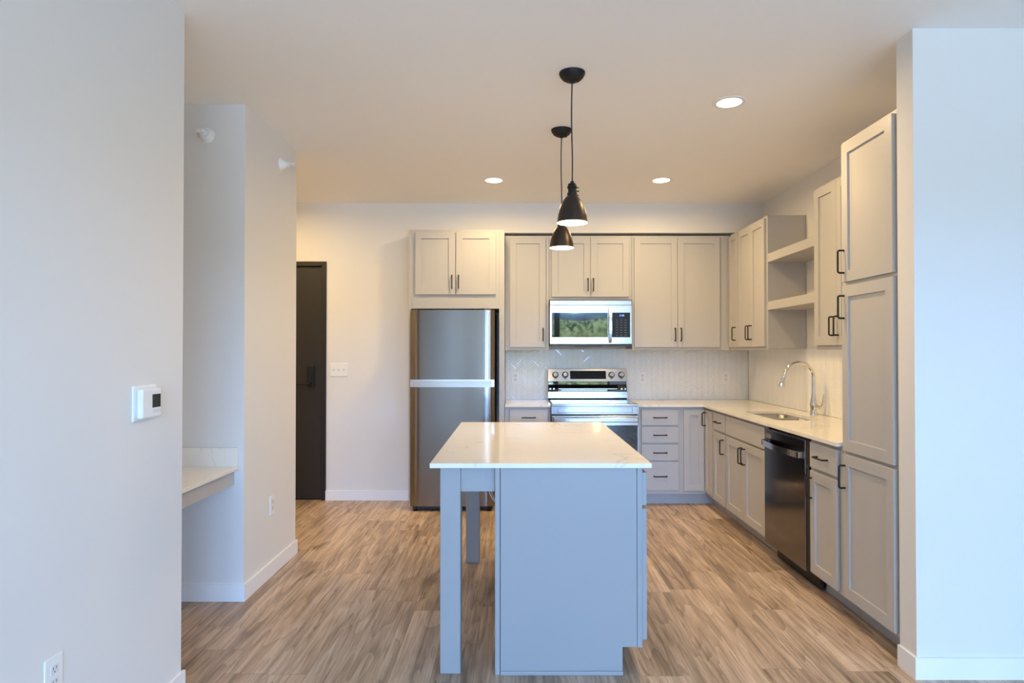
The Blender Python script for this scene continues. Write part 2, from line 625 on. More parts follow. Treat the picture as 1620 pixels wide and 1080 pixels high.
# entry door
bm = bmesh.new()
add_box(bm, DX0 + 0.045, DX1 - 0.042, ENT_Y + 0.012, ENT_Y + 0.055, 0.006, DTOP - 0.046, 0.002)
d = struct('door_1', bm, 'door')
bm = bmesh.new()
add_box(bm, DX1 - 0.04, DX1 + 0.002, ENT_Y - 0.012, ENT_Y + 0.14, 0, DTOP, 0.002)
add_box(bm, DX0 - 0.002, DX0 + 0.04, ENT_Y - 0.012, ENT_Y + 0.14, 0, DTOP, 0.002)
add_box(bm, DX0 + 0.04, DX1 - 0.04, ENT_Y - 0.012, ENT_Y + 0.14, DTOP - 0.042, DTOP, 0.002)
obj('door_frame', bm, 'doorframe', d)
bm = bmesh.new()
add_box(bm, -1.925, -1.862, ENT_Y - 0.012, ENT_Y + 0.012, 1.045, 1.24, 0.008, 3)
lk = obj('lock_plate', bm, 'black', d)
bm = bmesh.new()
add_tube(bm, [(-1.893, ENT_Y - 0.012, 1.075), (-1.893, ENT_Y - 0.05, 1.075)], 0.011, 12)
add_tube(bm, [(-1.89, ENT_Y - 0.05, 1.075), (-1.95, ENT_Y - 0.052, 1.074), (-2.03, ENT_Y - 0.047, 1.072)], [0.01, 0.009, 0.008], 12)
obj('door_handle', bm, 'black', lk)

# ------------------------------------------------------------------ cabinets
TOE = 0.105
TOP = 0.878


def door_part(root, x0, x1, z0, z1, hx, hz, m='cab', vertical=True, stile=0.057):
    d = obj('door', one(shaker, x0, x1, z0, z1, stile=stile), m, root)
    if hx is not None:
        obj('handle', one(pull, hx, hz, vertical), 'black', d)
    return d


def drawer_part(root, x0, x1, z0, z1, m='cab', handle=True, name='drawer_front'):
    d = obj(name, one(shaker, x0, x1, z0, z1, stile=0), m, root)
    if handle:
        obj('handle', one(pull, (x0 + x1) / 2, (z0 + z1) / 2, False), 'black', d)
    return d


def base_box(root, w, depth=0.565, m='cab', z1=TOP, top_open=False):
    bm = bmesh.new()
    if top_open:                     # sink base: front rail, sides and floor only
        add_box(bm, 0.0005, w - 0.0005, 0, 0.02, TOE, z1)
        add_box(bm, 0.0005, 0.019, 0.02, depth, TOE, z1)
        add_box(bm, w - 0.019, w - 0.0005, 0.02, depth, TOE, z1)
        add_box(bm, 0.019, w - 0.019, 0.02, depth, TOE, TOE + 0.018)
    else:
        add_box(bm, 0.0005, w - 0.0005, 0, depth, TOE, z1, 0.0006)
    obj('carcass', bm, m, root)
    box('toe_kick', 'toe' if m == 'cab' else m, root, 0.0005, w - 0.0005, 0.085, depth, 0, TOE)


BASE_Y = 5.645      # face frames of the back run
BASE_X = 1.70       # face frames of the right run
R = -PI / 2

# left of the range
t = thing('base_cabinet', 'narrow greige base cabinet with one drawer between refrigerator and range', 'cabinet', (-0.096, BASE_Y, 0))
base_box(t, 0.41)
drawer_part(t, 0.044, 0.386, 0.716, 0.857)
door_part(t, 0.044, 0.386, 0.122, 0.697, 0.358, 0.62)
# right of the range: drawer stack
t = thing('drawer_cabinet', 'greige base cabinet of four stacked drawers right of the range', 'cabinet', (1.083, BASE_Y, 0))
base_box(t, 0.396)
for z0, z1 in ((0.716, 0.857), (0.561, 0.702), (0.405, 0.546), (0.140, 0.392)):
    drawer_part(t, 0.037, 0.366, z0, z1)
# corner unit, one leaf on each run
t = thing('corner_cabinet', 'L-shaped greige corner base cabinet with two narrow tall leaves in the inside corner', 'cabinet', (1.479, BASE_Y, 0))
bm = bmesh.new()
cx = BASE_X - 1.479
add_prism(bm, [(0, 0), (cx, 0), (cx, -0.237), (0.805, -0.237), (0.805, 0.565), (0, 0.565)], 'Z', TOE, TOP)
obj('carcass', bm, 'cab', t)
bm = bmesh.new()
add_prism(bm, [(0, 0.085), (cx + 0.078, 0.085), (cx + 0.078, -0.237), (0.805, -0.237), (0.805, 0.565), (0, 0.565)], 'Z', 0, TOE)
obj('toe_kick', bm, 'toe', t)
obj('door', one(shaker, 0.018, cx - 0.022, 0.135, 0.856, stile=0.05), 'cab', t)
bm = one(shaker, 0.024, 0.222, 0.135, 0.856, stile=0.05)
pm = one(pull, 0.06, 0.775, True)
for b in (bm, pm):
    bmesh.ops.transform(b, matrix=Matrix.Translation((cx, 0.0, 0)) @ Matrix.Rotation(R, 4, 'Z'), verts=b.verts)
d = obj('door', bm, 'cab', t)
obj('handle', pm, 'black', d)

# right run
t = thing('base_cabinet', 'narrow greige base cabinet with drawer over door, between corner and sink cabinet', 'cabinet', (BASE_X, 5.406, 0), R)
base_box(t, 0.336)
drawer_part(t, 0.024, 0.326, 0.716, 0.857)
door_part(t, 0.024, 0.326, 0.122, 0.697, 0.298, 0.60)
t = thing('sink_cabinet', 'wide greige double-door sink base cabinet under the sink, left of dishwasher', 'cabinet', (BASE_X, 5.068, 0), R)
base_box(t, 0.81, top_open=True)
drawer_part(t, 0.012, 0.797, 0.712, 0.857, handle=False, name='false_front')
door_part(t, 0.012, 0.403, 0.122, 0.697, 0.375, 0.60)
door_part(t, 0.406, 0.797, 0.122, 0.697, 0.434, 0.60)
t = thing('base_cabinet', 'narrow greige base cabinet with drawer over door, between dishwasher and pantry', 'cabinet', (BASE_X, 3.642, 0), R)
base_box(t, 0.36)
drawer_part(t, 0.026, 0.326, 0.716, 0.857)
door_part(t, 0.026, 0.326, 0.122, 0.697, 0.05, 0.60)

# tall pantry
t = thing('pantry_cabinet', 'floor-to-top greige pantry cabinet with three stacked doors at the right end', 'cabinet', (BASE_X, 3.28, 0), R)
PW_ = 0.49
bm = one(add_box, 0.0005, PW_, 0, 0.59, TOE, 2.455)
obj('carcass', bm, 'cab', t)
box('toe_kick', 'toe', t, 0.0005, PW_, 0.085, 0.59, 0, TOE)
door_part(t, 0.028, 0.466, 0.122, 0.850, 0.052, 0.735)
door_part(t, 0.028, 0.466, 0.866, 1.708, 0.052, 1.60)
door_part(t, 0.028, 0.466, 1.727, 2.438, 0.052, 1.832)

# upper cabinets
UZ0, UZ1 = 1.384, 2.448
UP_Y = 5.87


def upper(label, w, loc, rot, z0=UZ0, z1=UZ1, depth=0.345, name='upper_cabinet'):
    t = thing(name, label, 'cabinet', loc, rot)
    bm = bmesh.new()
    add_box(bm, 0.0005, w - 0.0005, 0, 0.02, z0, z1, 0.0006)          # face frame
    add_box(bm, 0.0005, w - 0.0005, 0.02, depth, z0 + 0.012, z1)
    obj('carcass', bm, 'cab', t)
    return t


t = upper('tall single-door greige wall cabinet between refrigerator surround and microwave', 0.408, (-0.097, UP_Y, 0), 0)
door_part(t, 0.045, 0.377, 1.412, 2.430, 0.352, 1.53)
t = upper('short double-door greige wall cabinet directly above the microwave', 0.77, (0.312, UP_Y, 0), 0, 1.852)
door_part(t, 0.024, 0.381, 1.878, 2.430, 0.358, 1.99)
door_part(t, 0.384, 0.742, 1.878, 2.430, 0.408, 1.99)
t = upper('tall double-door greige wall cabinet right of the microwave', 0.905, (1.083, UP_Y, 0), 0)
door_part(t, 0.018, 0.418, 1.412, 2.430, 0.392, 1.53)
door_part(t, 0.421, 0.812, 1.412, 2.430, 0.447, 1.53)
UP_X = 1.99
t = upper('very narrow single-door greige wall cabinet on right wall, in the upper corner', 0.255, (UP_X, 5.848, 0), R, depth=0.302)
door_part(t, 0.012, 0.247, 1.412, 2.430, 0.19, 1.53, stile=0.05)
t = upper('double-door greige wall cabinet with bare grey end left of the open shelves', 0.612, (UP_X, 5.592, 0), R, depth=0.302)
door_part(t, 0.010, 0.289, 1.412, 2.430, 0.262, 1.53)
door_part(t, 0.292, 0.585, 1.412, 2.430, 0.319, 1.53)
t = upper('double-door greige wall cabinet between open shelves and pantry', 0.60, (UP_X, 4.18, 0), R, depth=0.302)
door_part(t, 0.014, 0.299, 1.412, 2.430, 0.272, 1.53)
door_part(t, 0.302, 0.59, 1.412, 2.430, 0.329, 1.53)

# two thick open shelves
sh = obj('wall_shelf', one(add_box, 0.0, 0.302, -0.3985, 0.3985, -0.033, 0.033, 0.0012), 'cab')
sh.location = (UP_X + 0.001, 4.58, 2.110)
tag(sh, 'thick greige open shelf over the sink, upper of the two', 'shelf', 'open shelves over the sink')
s2 = sh.copy(); COL.objects.link(s2)
s2.location = (UP_X + 0.001, 4.58, 1.732)
s2['label'] = 'thick greige open shelf over the sink, lower of the two'

# refrigerator surround
SUR_Y = 5.62
t = thing('refrigerator_surround', 'greige refrigerator surround with double-door cabinet over the refrigerator', 'cabinet', (-0.947, SUR_Y, 0))
W_ = 0.848
DZ = KIT_Y - SUR_Y - 0.004
box('side_panel', 'cab', t, 0, 0.019, 0, DZ, 0, 2.456)
box('side_panel', 'cab', t, W_ - 0.046, W_, 0, DZ, 0, 2.456)
bm = bmesh.new()
add_box(bm, 0.0195, W_ - 0.0465, 0.0, DZ, 1.752, 2.456)
obj('carcass', bm, 'cab', t)
box('filler_rail', 'cab', t, 0.030, W_ - 0.052, -0.006, 0, 1.754, 1.850)
door_part(t, 0.056, 0.412, 1.878, 2.432, 0.385, 1.99)
door_part(t, 0.419, 0.772, 1.878, 2.432, 0.444, 1.99)

# ------------------------------------------------------------------ countertops


def rounded_rect(x0, x1, y0, y1, r, n=6):
    pts = []
    for cx, cy, a0 in ((x1 - r, y1 - r, 0), (x0 + r, y1 - r, 90), (x0 + r, y0 + r, 180), (x1 - r, y0 + r, 270)):
        for k in range(n + 1):
            a = math.radians(a0 + 90 * k / n)
            pts.append((cx + r * math.cos(a), cy + r * math.sin(a)))
    return pts


def slab(outer, holes, z0, z1):
    bm = bmesh.new()
    edges = []
    for loop in [outer] + holes:
        vs = [bm.verts.new((p[0], p[1], z0)) for p in loop]
        edges += [bm.edges.new((vs[i], vs[(i + 1) % len(vs)])) for i in range(len(vs))]
    bmesh.ops.triangle_fill(bm, edges=edges, use_beauty=True)
    ret = bmesh.ops.extrude_face_region(bm, geom=list(bm.faces))
    for v in ret['geom']:
        if isinstance(v, bmesh.types.BMVert):
            v.co.z = z1
    return bm


C0, C1 = 0.880, 0.900
CF_Y, CF_X = 5.613, 1.662
SINK = (1.80, 2.115, 4.345, 5.0)
o = obj('countertop', slab([(-0.094, CF_Y), (0.3125, CF_Y), (0.3125, KIT_Y - 0.008), (-0.094, KIT_Y - 0.008)], [], C0, C1), 'quartz')
tag(o, 'short white quartz countertop between refrigerator and range', 'countertop')
o = obj('countertop', slab([(1.0815, CF_Y), (CF_X, CF_Y), (CF_X, 3.283), (WALL_X - 0.008, 3.283), (WALL_X - 0.008, KIT_Y - 0.008), (1.0815, KIT_Y - 0.008)],
                           [rounded_rect(*SINK, 0.06)], C0, C1), 'quartz')
tag(o, 'long L-shaped white quartz countertop around the corner with sink cutout', 'countertop')

# ------------------------------------------------------------------ herringbone backsplash


def herringbone(W, H, L=0.0784, n=4, grout=0.0022, thick=0.006, tilt=0.013, edge=0.0018):
    """tiles in the local x-z plane, front faces -y, clipped to W x H"""
    w = L / n
    c = math.sqrt(0.5)
    bm = bmesh.new()
    g = grout / 2
    N = int((W + H) / w) + 12
    rnd = random.Random(3)

    def tile(u0, v0, du, dv):
        cu, cv_ = (u0 + du / 2) * w, (v0 + dv / 2) * w
        X, Z = (cu - cv_) * c, (cu + cv_) * c
        if X < -0.06 or X > W + 0.06 or Z < -0.06 or Z > H + 0.06:
            return
        tx, tz = rnd.gauss(0, tilt), rnd.gauss(0, tilt)
        hu, hv = du * w / 2 - g, dv * w / 2 - g
        rings = []
        for ins, y in ((0, 0.0), (0, -thick + edge), (edge, -thick)):
            ring = []
            for su, sv in ((-1, -1), (1, -1), (1, 1), (-1, 1)):
                a, b_ = su * (hu - ins), sv * (hv - ins)
                px, pz = (a - b_) * c, (a + b_) * c
                ring.append(bm.verts.new((X + px, y + (px * tx + pz * tz if y else 0), Z + pz)))
            rings.append(ring)
        for r0, r1 in zip(rings, rings[1:]):
            for i in range(4):
                bm.faces.new((r0[i], r0[(i + 1) % 4], r1[(i + 1) % 4], r1[i]))
        bm.faces.new(rings[-1])
    for i in range(-N, N):
        for m in range(-N // 4 - 2, N // 4 + 3):
            tile(i + 8 * m, i, 4, 1)
            tile(i + 4 + 8 * m, i - 3, 1, 4)
    for co, no in (((0.001, 0, 0), (-1, 0, 0)), ((W - 0.001, 0, 0), (1, 0, 0)), ((0, 0, 0.001), (0, 0, -1)), ((0, 0, H - 0.001), (0, 0, 1))):
        geom = list(bm.verts) + list(bm.edges) + list(bm.faces)
        bmesh.ops.bisect_plane(bm, geom=geom, plane_co=co, plane_no=no, clear_outer=True)
    return bm


def splash(label, W, H, loc, rot, **kw):
    t = thing('tile_backsplash', label, 'backsplash', loc, rot)
    box('grout_bed', 'grout', t, 0, W, -0.003, 0, 0, H)
    bm = herringbone(W, H, **kw)
    bmesh.ops.translate(bm, verts=bm.verts, vec=(0, -0.0025, 0))
    obj('tile_field', bm, 'tile', t)
    return t


splash('white herringbone tile backsplash on back wall behind the range', 2.384, 0.50, (-0.097, KIT_Y - 0.0005, C1 + 0.0005), 0)
splash('white herringbone tile backsplash on right wall behind the faucet', KIT_Y - 3.29 - 0.012, 0.495, (WALL_X - 0.0005, KIT_Y - 0.012, C1 + 0.0005), R, tilt=0.004, edge=0.0005, grout=0.0012, thick=0.0035)

# ------------------------------------------------------------------ sink and faucet
t = thing('kitchen_sink', 'stainless double-bowl undermount sink set in the right countertop', 'sink', ((SINK[0] + SINK[1]) / 2, (SINK[2] + SINK[3]) / 2, 0.70))


def bowl(x0, x1, y0, y1, r, top, depth, flange):
    bm = bmesh.new()
    loops = []
    for (ins, z) in ((-flange, top), (0.0, top), (0.004, top - 0.006), (0.008, top - depth + 0.03), (0.016, top - depth + 0.01), (0.034, top - depth)):
        rr = max(0.012, r - max(ins, 0))
        pts = rounded_rect(x0 + ins, x1 - ins, y0 + ins, y1 - ins, rr)
        loops.append([bm.verts.new((p[0], p[1], z)) for p in pts])
    for a, b in zip(loops, loops[1:]):
        n = len(a)
        for i in range(n):
            f = bm.faces.new((a[i], a[(i + 1) % n], b[(i + 1) % n], b[i]))
            f.smooth = True
    bm.faces.new(loops[-1])
    return bm


hx, hy = (SINK[1] - SINK[0]) / 2, (SINK[3] - SINK[2]) / 2
for y0, y1 in ((-hy - 0.004, -0.017), (0.017, hy + 0.004)):
    b = obj('bowl', bowl(-hx - 0.004, hx + 0.004, y0, y1, 0.055, 0.1785, 0.17, 0.0165), 'sinksteel', t)
    bm = one(add_lathe, [(0.0, 0.010), (0.02, 0.0105), (0.036, 0.0135), (0.043, 0.0125), (0.044, 0.009)], 24, ((0), (y0 + y1) / 2, 0), caps=False)
    obj('drain', bm, 'chrome', b)

FX, FY = 2.215, 4.70
t = thing('kitchen_faucet', 'chrome gooseneck pull-down faucet with side lever behind the sink', 'faucet', (FX, FY, C1))
bm = one(add_lathe, [(0.027, 0.0), (0.027, 0.006), (0.0235, 0.012), (0.0225, 0.05), (0.026, 0.065), (0.0265, 0.085), (0.024, 0.10), (0.019, 0.125), (0.0155, 0.15), (0.014, 0.165)], 28)
obj('body', bm, 'chrome', t)
bm = bmesh.new()
pts = [(0, 0, 0.155), (0, 0, 0.20), (0, 0, 0.27)]
RA = 0.106
for k in range(0, 17):
    a = PI * k / 16 * 0.94
    pts.append((-RA + RA * math.cos(a), 0, 0.285 + RA * 0.98 * math.sin(a)))
e = Vector(pts[-1]); dirv = (e - Vector(pts[-2])).normalized()
pts.append(tuple(e + dirv * 0.02))
add_tube(bm, pts, 0.0125, 16)
obj('spout', bm, 'chrome', t)
bm = bmesh.new()
s0 = Vector(pts[-1])
add_tube(bm, [s0, s0 + dirv * 0.012, s0 + dirv * 0.04, s0 + dirv * 0.07, s0 + dirv * 0.078], [0.0145, 0.016, 0.0195, 0.0235, 0.0225], 20)
obj('spray_head', bm, 'chrome', t)
bm = bmesh.new()
add_tube(bm, [(0.008, -0.015, 0.062), (0.026, -0.048, 0.060)], [0.016, 0.014], 16)
add_tube(bm, [(0.024, -0.045, 0.060), (0.034, -0.064, 0.075), (0.037, -0.070, 0.105), (0.040, -0.075, 0.16)], [0.011, 0.009, 0.007, 0.006], 12)
obj('lever', bm, 'chrome', t)

# ------------------------------------------------------------------ island
IX0, IX1, IY0, IY1 = -0.363, 0.577, 2.677, 4.238
o = obj('island_countertop', one(add_box, IX0, IX1, IY0, IY1, C0, C1, 0.0015), 'quartz')
tag(o, 'white veined quartz countertop lying on the kitchen island', 'countertop')
t = thing('kitchen_island', 'blue-grey kitchen island cabinet with two square legs on the left', 'island', (0, 2.70, 0))
YL = 1.515
bm = bmesh.new()
add_box(bm, -0.066, 0.517, 0.016, YL - 0.016, TOE + 0.01, TOP)
obj('carcass', bm, 'island', t)
box('toe_kick', 'island', t, -0.066, 0.452, 0.016, YL - 0.016, 0, TOE + 0.01)
for y0, y1 in ((0.0, 0.015), (YL - 0.015, YL)):
    bm = bmesh.new()
    add_prism(bm, [(-0.063, 0), (0.455, 0), (0.455, 0.118), (0.5165, 0.118), (0.5165, TOP), (-0.063, TOP)], 'Y', y0, y1)
    obj('end_panel', bm, 'island', t)
box('back_panel', 'island', t, -0.087, -0.0665, -0.002, YL, 0, TOP, 0.001)
box('face_frame', 'island', t, 0.5185, 0.5405, 0.0, YL, 0.115, TOP, 0.0008)
bm = one(add_box, -0.065, 0.457, -0.008, -0.0003, 0, 0.017, 0.003, 2)
obj('shoe_strip', bm, 'island', t)
LW = 0.087
for y0 in (0.008, YL - LW - 0.008):
    box('leg', 'island', t, -0.322, -0.322 + LW, y0, y0 + LW, 0, TOP, 0.002)
box('apron', 'island', t, -0.322 + LW + 0.0005, -0.0875, 0.022, 0.042, 0.772, TOP, 0.001)
box('apron', 'island', t, -0.322 + LW + 0.0005, -0.0875, YL - 0.042, YL - 0.022, 0.772, TOP, 0.001)
box('apron', 'island', t, -0.308, -0.288, LW + 0.0085, YL - LW - 0.0085, 0.772, TOP, 0.001)
RX = Matrix.Translation((0.541, 0, 0)) @ Matrix.Rotation(PI / 2, 4, 'Z')
cw = (YL - 0.02) / 3
for k in range(3):
    a, b_ = 0.008 + k * (cw + 0.002), 0.008 + k * (cw + 0.002) + cw - 0.004
    for (z0, z1, nm) in ((0.716, 0.856, 'drawer_front'), (0.145, 0.702, 'door')):
        bm = one(shaker, a, b_, z0, z1, stile=0 if nm == 'drawer_front' else 0.057)
        pm = one(pull, (a + b_) / 2, 0.786, False) if nm == 'drawer_front' else one(pull, b_ - 0.028, 0.60, True)
        for q in (bm, pm):
            bmesh.ops.transform(q, matrix=RX, verts=q.verts)
        dd = obj(nm, bm, 'island', t)
        obj('handle', pm, 'black', dd)

# white cord looping down under the overhang
bm = bmesh.new()
for dx in (0.0, 0.013):
    pts = []
    for k in range(13):
        q = k / 12
        pts.append((-0.146 + dx + (0.0525 - dx) * q ** 6, 3.25 + dx, 0.876 - 0.285 * q))
    add_tube(bm, pts, 0.0034, 8)
o = obj('power_cord', bm, 'white')
tag(o, 'white cord looped under the island overhang beside its back panel', 'cord')

# ------------------------------------------------------------------ refrigerator
t = thing('refrigerator', 'stainless top-freezer refrigerator standing in the greige surround', 'refrigerator', (-0.544, 5.43, 0))
FW = 0.364
bm = one(add_box, -FW + 0.004, FW - 0.004, 0.075, 0.73, 0.03, 1.722, 0.004)
obj('cabinet_body', bm, 'fridgeside', t)


def fridge_door(z0, z1, bow=0.004):
    """a gently bowed door slab with round vertical edges"""
    prof = []
    n = 40
    for k in range(n + 1):
        s = -1 + 2 * k / n
        x = s * FW
        edge = max(0.0, abs(s) - 0.80) / 0.20
        y = bow * s * s * 0.5 + 0.030 * (1 - math.sqrt(max(0.0, 1 - edge ** 2)))
        prof.append((x, y))
    prof += [(FW, 0.066), (-FW, 0.066)]
    bm = bmesh.new()
    add_prism(bm, prof, 'Z', z0, z1)
    for f in bm.faces:
        if abs(f.normal.z) < 0.5:
            f.smooth = True
    return bm


fd = obj('freezer_door', fridge_door(1.131, 1.730), 'steel', t)
ld = obj('refrigerator_door', fridge_door(0.046, 1.064), 'steel', t)
bm = bmesh.new()
add_box(bm, -FW + 0.002, FW - 0.002, 0.020, 0.066, 1.0645, 1.130)
add_box(bm, -FW, -FW + 0.03, 0.006, 0.066, 1.066, 1.116, 0.003)
add_box(bm, FW - 0.03, FW, 0.006, 0.066, 1.066, 1.116, 0.003)
add_prism(bm, [(0.008, 1.068), (0.022, 1.066), (0.022, 1.119), (0.016, 1.119)], 'X', -FW + 0.03, FW - 0.03)
obj('door_grip', bm, 'silver', t)
box('base_grille', 'blackplastic', t, -FW + 0.02, FW - 0.02, 0.045, 0.075, 0.012, 0.044)
for x in (-FW + 0.045, FW - 0.045):
    bm = one(add_lathe, [(0.02, 0), (0.022, 0.008), (0.012, 0.014), (0.012, 0.04)], 16, (x, 0.04, 0))
    obj('foot', bm, 'blackplastic', t)
bm = bmesh.new()
add_box(bm, FW - 0.09, FW - 0.02, 0.02, 0.075, 1.7305, 1.742, 0.003)
obj('hinge_cover', bm, 'fridgeside', t)
text('logo', 'SAMSUNG', 0.011, 'logo', ld, (0.17, 0.0018, 1.036), (PI / 2, 0, 0))

# ------------------------------------------------------------------ range
RGX0, RGX1 = 0.3155, 1.0785
RW = RGX1 - RGX0
t = thing('kitchen_range', 'stainless freestanding electric range between the two countertops', 'range', (RGX0, 5.54, 0))
box('oven_body', 'fridgeside', t, 0.003, RW - 0.003, 0.05, 0.655, 0.02, 0.892)
# cooktop: black glass with a thin steel rim
bm = bmesh.new()
add_box(bm, 0.0, RW, 0.004, 0.60, 0.893, 0.912, 0.003)
ck = obj('cooktop', bm, 'steelh', t)
box('glass_top', 'glass', ck, 0.012, RW - 0.012, 0.02, 0.555, 0.9115, 0.9145)
# front strip under the cooktop, with inset panel
bm = bmesh.new()
b2 = bmesh.new()
bmesh.ops.create_cube(b2, size=1.0)
for v in b2.verts:
    v.co = Vector((RW / 2 + v.co.x * RW, 0.025 + v.co.y * 0.05, 0.858 + v.co.z * 0.068))
b2.faces.ensure_lookup_table()
f = [f for f in b2.faces if f.normal.y < -0.9][0]
bmesh.ops.inset_region(b2, faces=[f], thickness=0.011, use_even_offset=True)
for v in f.verts:
    v.co.x = RW / 2 + (v.co.x - RW / 2) * 0.885
bmesh.ops.inset_region(b2, faces=[f], thickness=0.003, depth=-0.006, use_even_offset=True)
merge(bm, b2)
fs = obj('front_strip', bm, 'steelh', t)
# oven door
bm = bmesh.new()
add_box(bm, 0.002, RW - 0.002, 0.0, 0.05, 0.715, 0.812, 0.003)
add_box(bm, 0.002, 0.03, 0.0, 0.05, 0.26, 0.715)
add_box(bm, RW - 0.03, RW - 0.002, 0.0, 0.05, 0.26, 0.715)
add_box(bm, 0.002, RW - 0.002, 0.0, 0.05, 0.215, 0.26, 0.003)
od = obj('oven_door', bm, 'steelh', t)
box('oven_window', 'glass', od, 0.010, RW - 0.010, -0.0025, 0.0, 0.262, 0.728)
bm = bmesh.new()
add_box(bm, 0.012, RW - 0.012, -0.052, -0.030, 0.756, 0.800, 0.008, 3)
for x in (0.05, RW - 0.05):
    add_box(bm, x - 0.014, x + 0.014, -0.032, 0.0, 0.765, 0.79, 0.002)
obj('handle', bm, 'steelh', od)
bm = one(add_box, 0.002, RW - 0.002, 0.0, 0.05, 0.05, 0.208, 0.004)
obj('storage_drawer', bm, 'steelh', t)
box('plinth', 'blackplastic', t, 0.02, RW - 0.02, 0.06, 0.2, 0.0, 0.05)
# backguard
BG = 0.555
bm = bmesh.new()
add_prism(bm, [(BG, 1.085), (BG + 0.0245, 1.203), (0.655, 1.203), (0.655, 1.085)], 'X', 0.0, RW)
bgp = obj('backguard', bm, 'steelh', t)
bm = bmesh.new()
add_prism(bm, [(BG + 0.012, 0.915), (BG + 0.001, 0.925), (BG + 0.001, 0.985), (BG + 0.012, 0.99), (0.655, 0.99), (0.655, 0.915)], 'X', 0.0, RW)
obj('lower_guard', bm, 'steelh', t)
bm = bmesh.new()
add_box(bm, 0.002, RW - 0.002, BG + 0.03, 0.655, 0.9905, 1.0845)
add_prism(bm, [(BG + 0.003, 1.003), (BG + 0.03, 1.052), (BG + 0.04, 1.052), (BG + 0.04, 0.991), (BG + 0.003, 0.991)], 'X', 0.002, RW - 0.002)
vt = obj('vent_strip', bm, 'glass', t)
bm = bmesh.new()
add_box(bm, 0.095, RW - 0.095, BG - 0.001, BG + 0.01, 1.006, 1.018, 0.004, 2)
for x in (0.02, 0.055, RW - 0.055, RW - 0.02):
    add_lathe(bm, [(0.0085, BG + 0.0), (0.0085, BG + 0.02)], 14, (x, 0, 1.012), 'Y')
obj('vent_slot', bm, 'silver', vt)
TILT = Matrix.Translation((0, BG, 1.085)) @ Matrix.Rotation(-math.atan2(0.0245, 0.118), 4, 'X') @ Matrix.Translation((0, -BG, -1.085))


def tilted(bm):
    bmesh.ops.transform(bm, matrix=TILT, verts=bm.verts)
    return bm


obj('display_panel', tilted(one(add_box, 0.212, 0.558, BG - 0.002, BG, 1.107, 1.187, 0.0008)), 'panel', bgp)
for x in (0.070, 0.165, 0.612, 0.706):
    bm = one(add_lathe, [(0.031, BG - 0.0005), (0.031, BG - 0.004), (0.027, BG - 0.0045)], 28, (x, 0, 1.148), 'Y')
    obj('knob_bezel', tilted(bm), 'slot', bgp)
    bm = one(add_lathe, [(0.025, BG - 0.0045), (0.025, BG - 0.012), (0.021, BG - 0.028), (0.018, BG - 0.030)], 28, (x, 0, 1.148), 'Y')
    add_box(bm, x - 0.0045, x + 0.0045, BG - 0.037, BG - 0.028, 1.126, 1.170, 0.002)
    obj('knob', tilted(bm), 'chrome', bgp)
    obj('knob_marker', tilted(one(add_box, x - 0.012, x + 0.012, BG - 0.0012, BG - 0.0004, 1.1075, 1.1135)), 'slot', bgp)
    for s in (-1, 1):
        obj('knob_dot', tilted(one(add_lathe, [(0.0025, BG - 0.0012), (0.0025, BG)], 8, (x + s * 0.036, 0, 1.174), 'Y')), 'slot', bgp)

# ------------------------------------------------------------------ microwave
t = thing('microwave_oven', 'stainless over-the-range microwave with dark window below short cabinet', 'microwave', (0.3135, 5.80, 1.424))
MW, MH = 0.757, 0.418
box('case', 'fridgeside', t, 0.0, MW, 0.022, 0.40, 0.014, MH - 0.001)
bm = bmesh.new()                        # door frame around the window
wx0, wx1, wz0, wz1 = 0.020, 0.535, 0.078, 0.305
add_box(bm, 0.004, 0.548, 0, 0.022, wz1, MH - 0.046)
add_box(bm, 0.004, 0.548, 0, 0.022, 0.018, wz0)
add_box(bm, 0.004, wx0, 0, 0.022, wz0, wz1)
add_box(bm, wx1, 0.548, 0, 0.022, wz0, wz1)
dr = obj('door', bm, 'steelh', t)
box('window', 'glass', dr, wx0, wx1, 0.0005, 0.02, wz0, wz1)
bm = bmesh.new()
hp = []
for k in range(13):
    s = k / 12
    hp.append((0.5545, -0.012 - 0.026 * math.sin(PI * s) ** 0.6, 0.028 + s * 0.325))
for a, b_ in zip(hp, hp[1:]):
    add_prism(bm, [(a[1] - 0.006, a[2]), (b_[1] - 0.006, b_[2]), (b_[1] + 0.006, b_[2]), (a[1] + 0.006, a[2])], 'X', 0.542, 0.567)
add_box(bm, 0.545, 0.564, -0.012, 0.0, 0.028, 0.046)
add_box(bm, 0.545, 0.564, -0.012, 0.0, 0.335, 0.353)
bmesh.ops.remove_doubles(bm, verts=bm.verts, dist=0.0001)
obj('handle', bm, 'steelh', dr)
bm = one(add_box, 0.004, MW - 0.003, 0.002, 0.022, MH - 0.044, MH - 0.001, 0.002)
obj('top_vent', bm, 'steelh', t)
bm = bmesh.new()
add_box(bm, 0.550, MW - 0.003, 0, 0.022, 0.018, wz0)
add_box(bm, 0.550, MW - 0.003, 0, 0.022, wz1, MH - 0.046)
add_box(bm, MW - 0.018, MW - 0.003, 0, 0.022, wz0, wz1)
cp = obj('control_frame', bm, 'steelh', t)
kp = box('control_panel', 'panel', t, 0.552, MW - 0.019, 0.0005, 0.02, wz0, wz1)
text('clock_digits', '1:14', 0.026, 'led', kp, (0.662, -0.0001, 0.278), (PI / 2, 0, 0))
for r in range(7):
    for c in range(3):
        box('button_legend', 'dim', kp, 0.607 + c * 0.040, 0.627 + c * 0.040, -0.0002, 0.0005, 0.096 + r * 0.023, 0.100 + r * 0.023)
bm = bmesh.new()
add_box(bm, 0.006, MW - 0.006, 0.004, 0.39, 0.0, 0.0138)
add_box(bm, 0.25, 0.49, 0.01, 0.2, -0.006, 0.0)
obj('bottom_vent', bm, 'blackplastic', t)
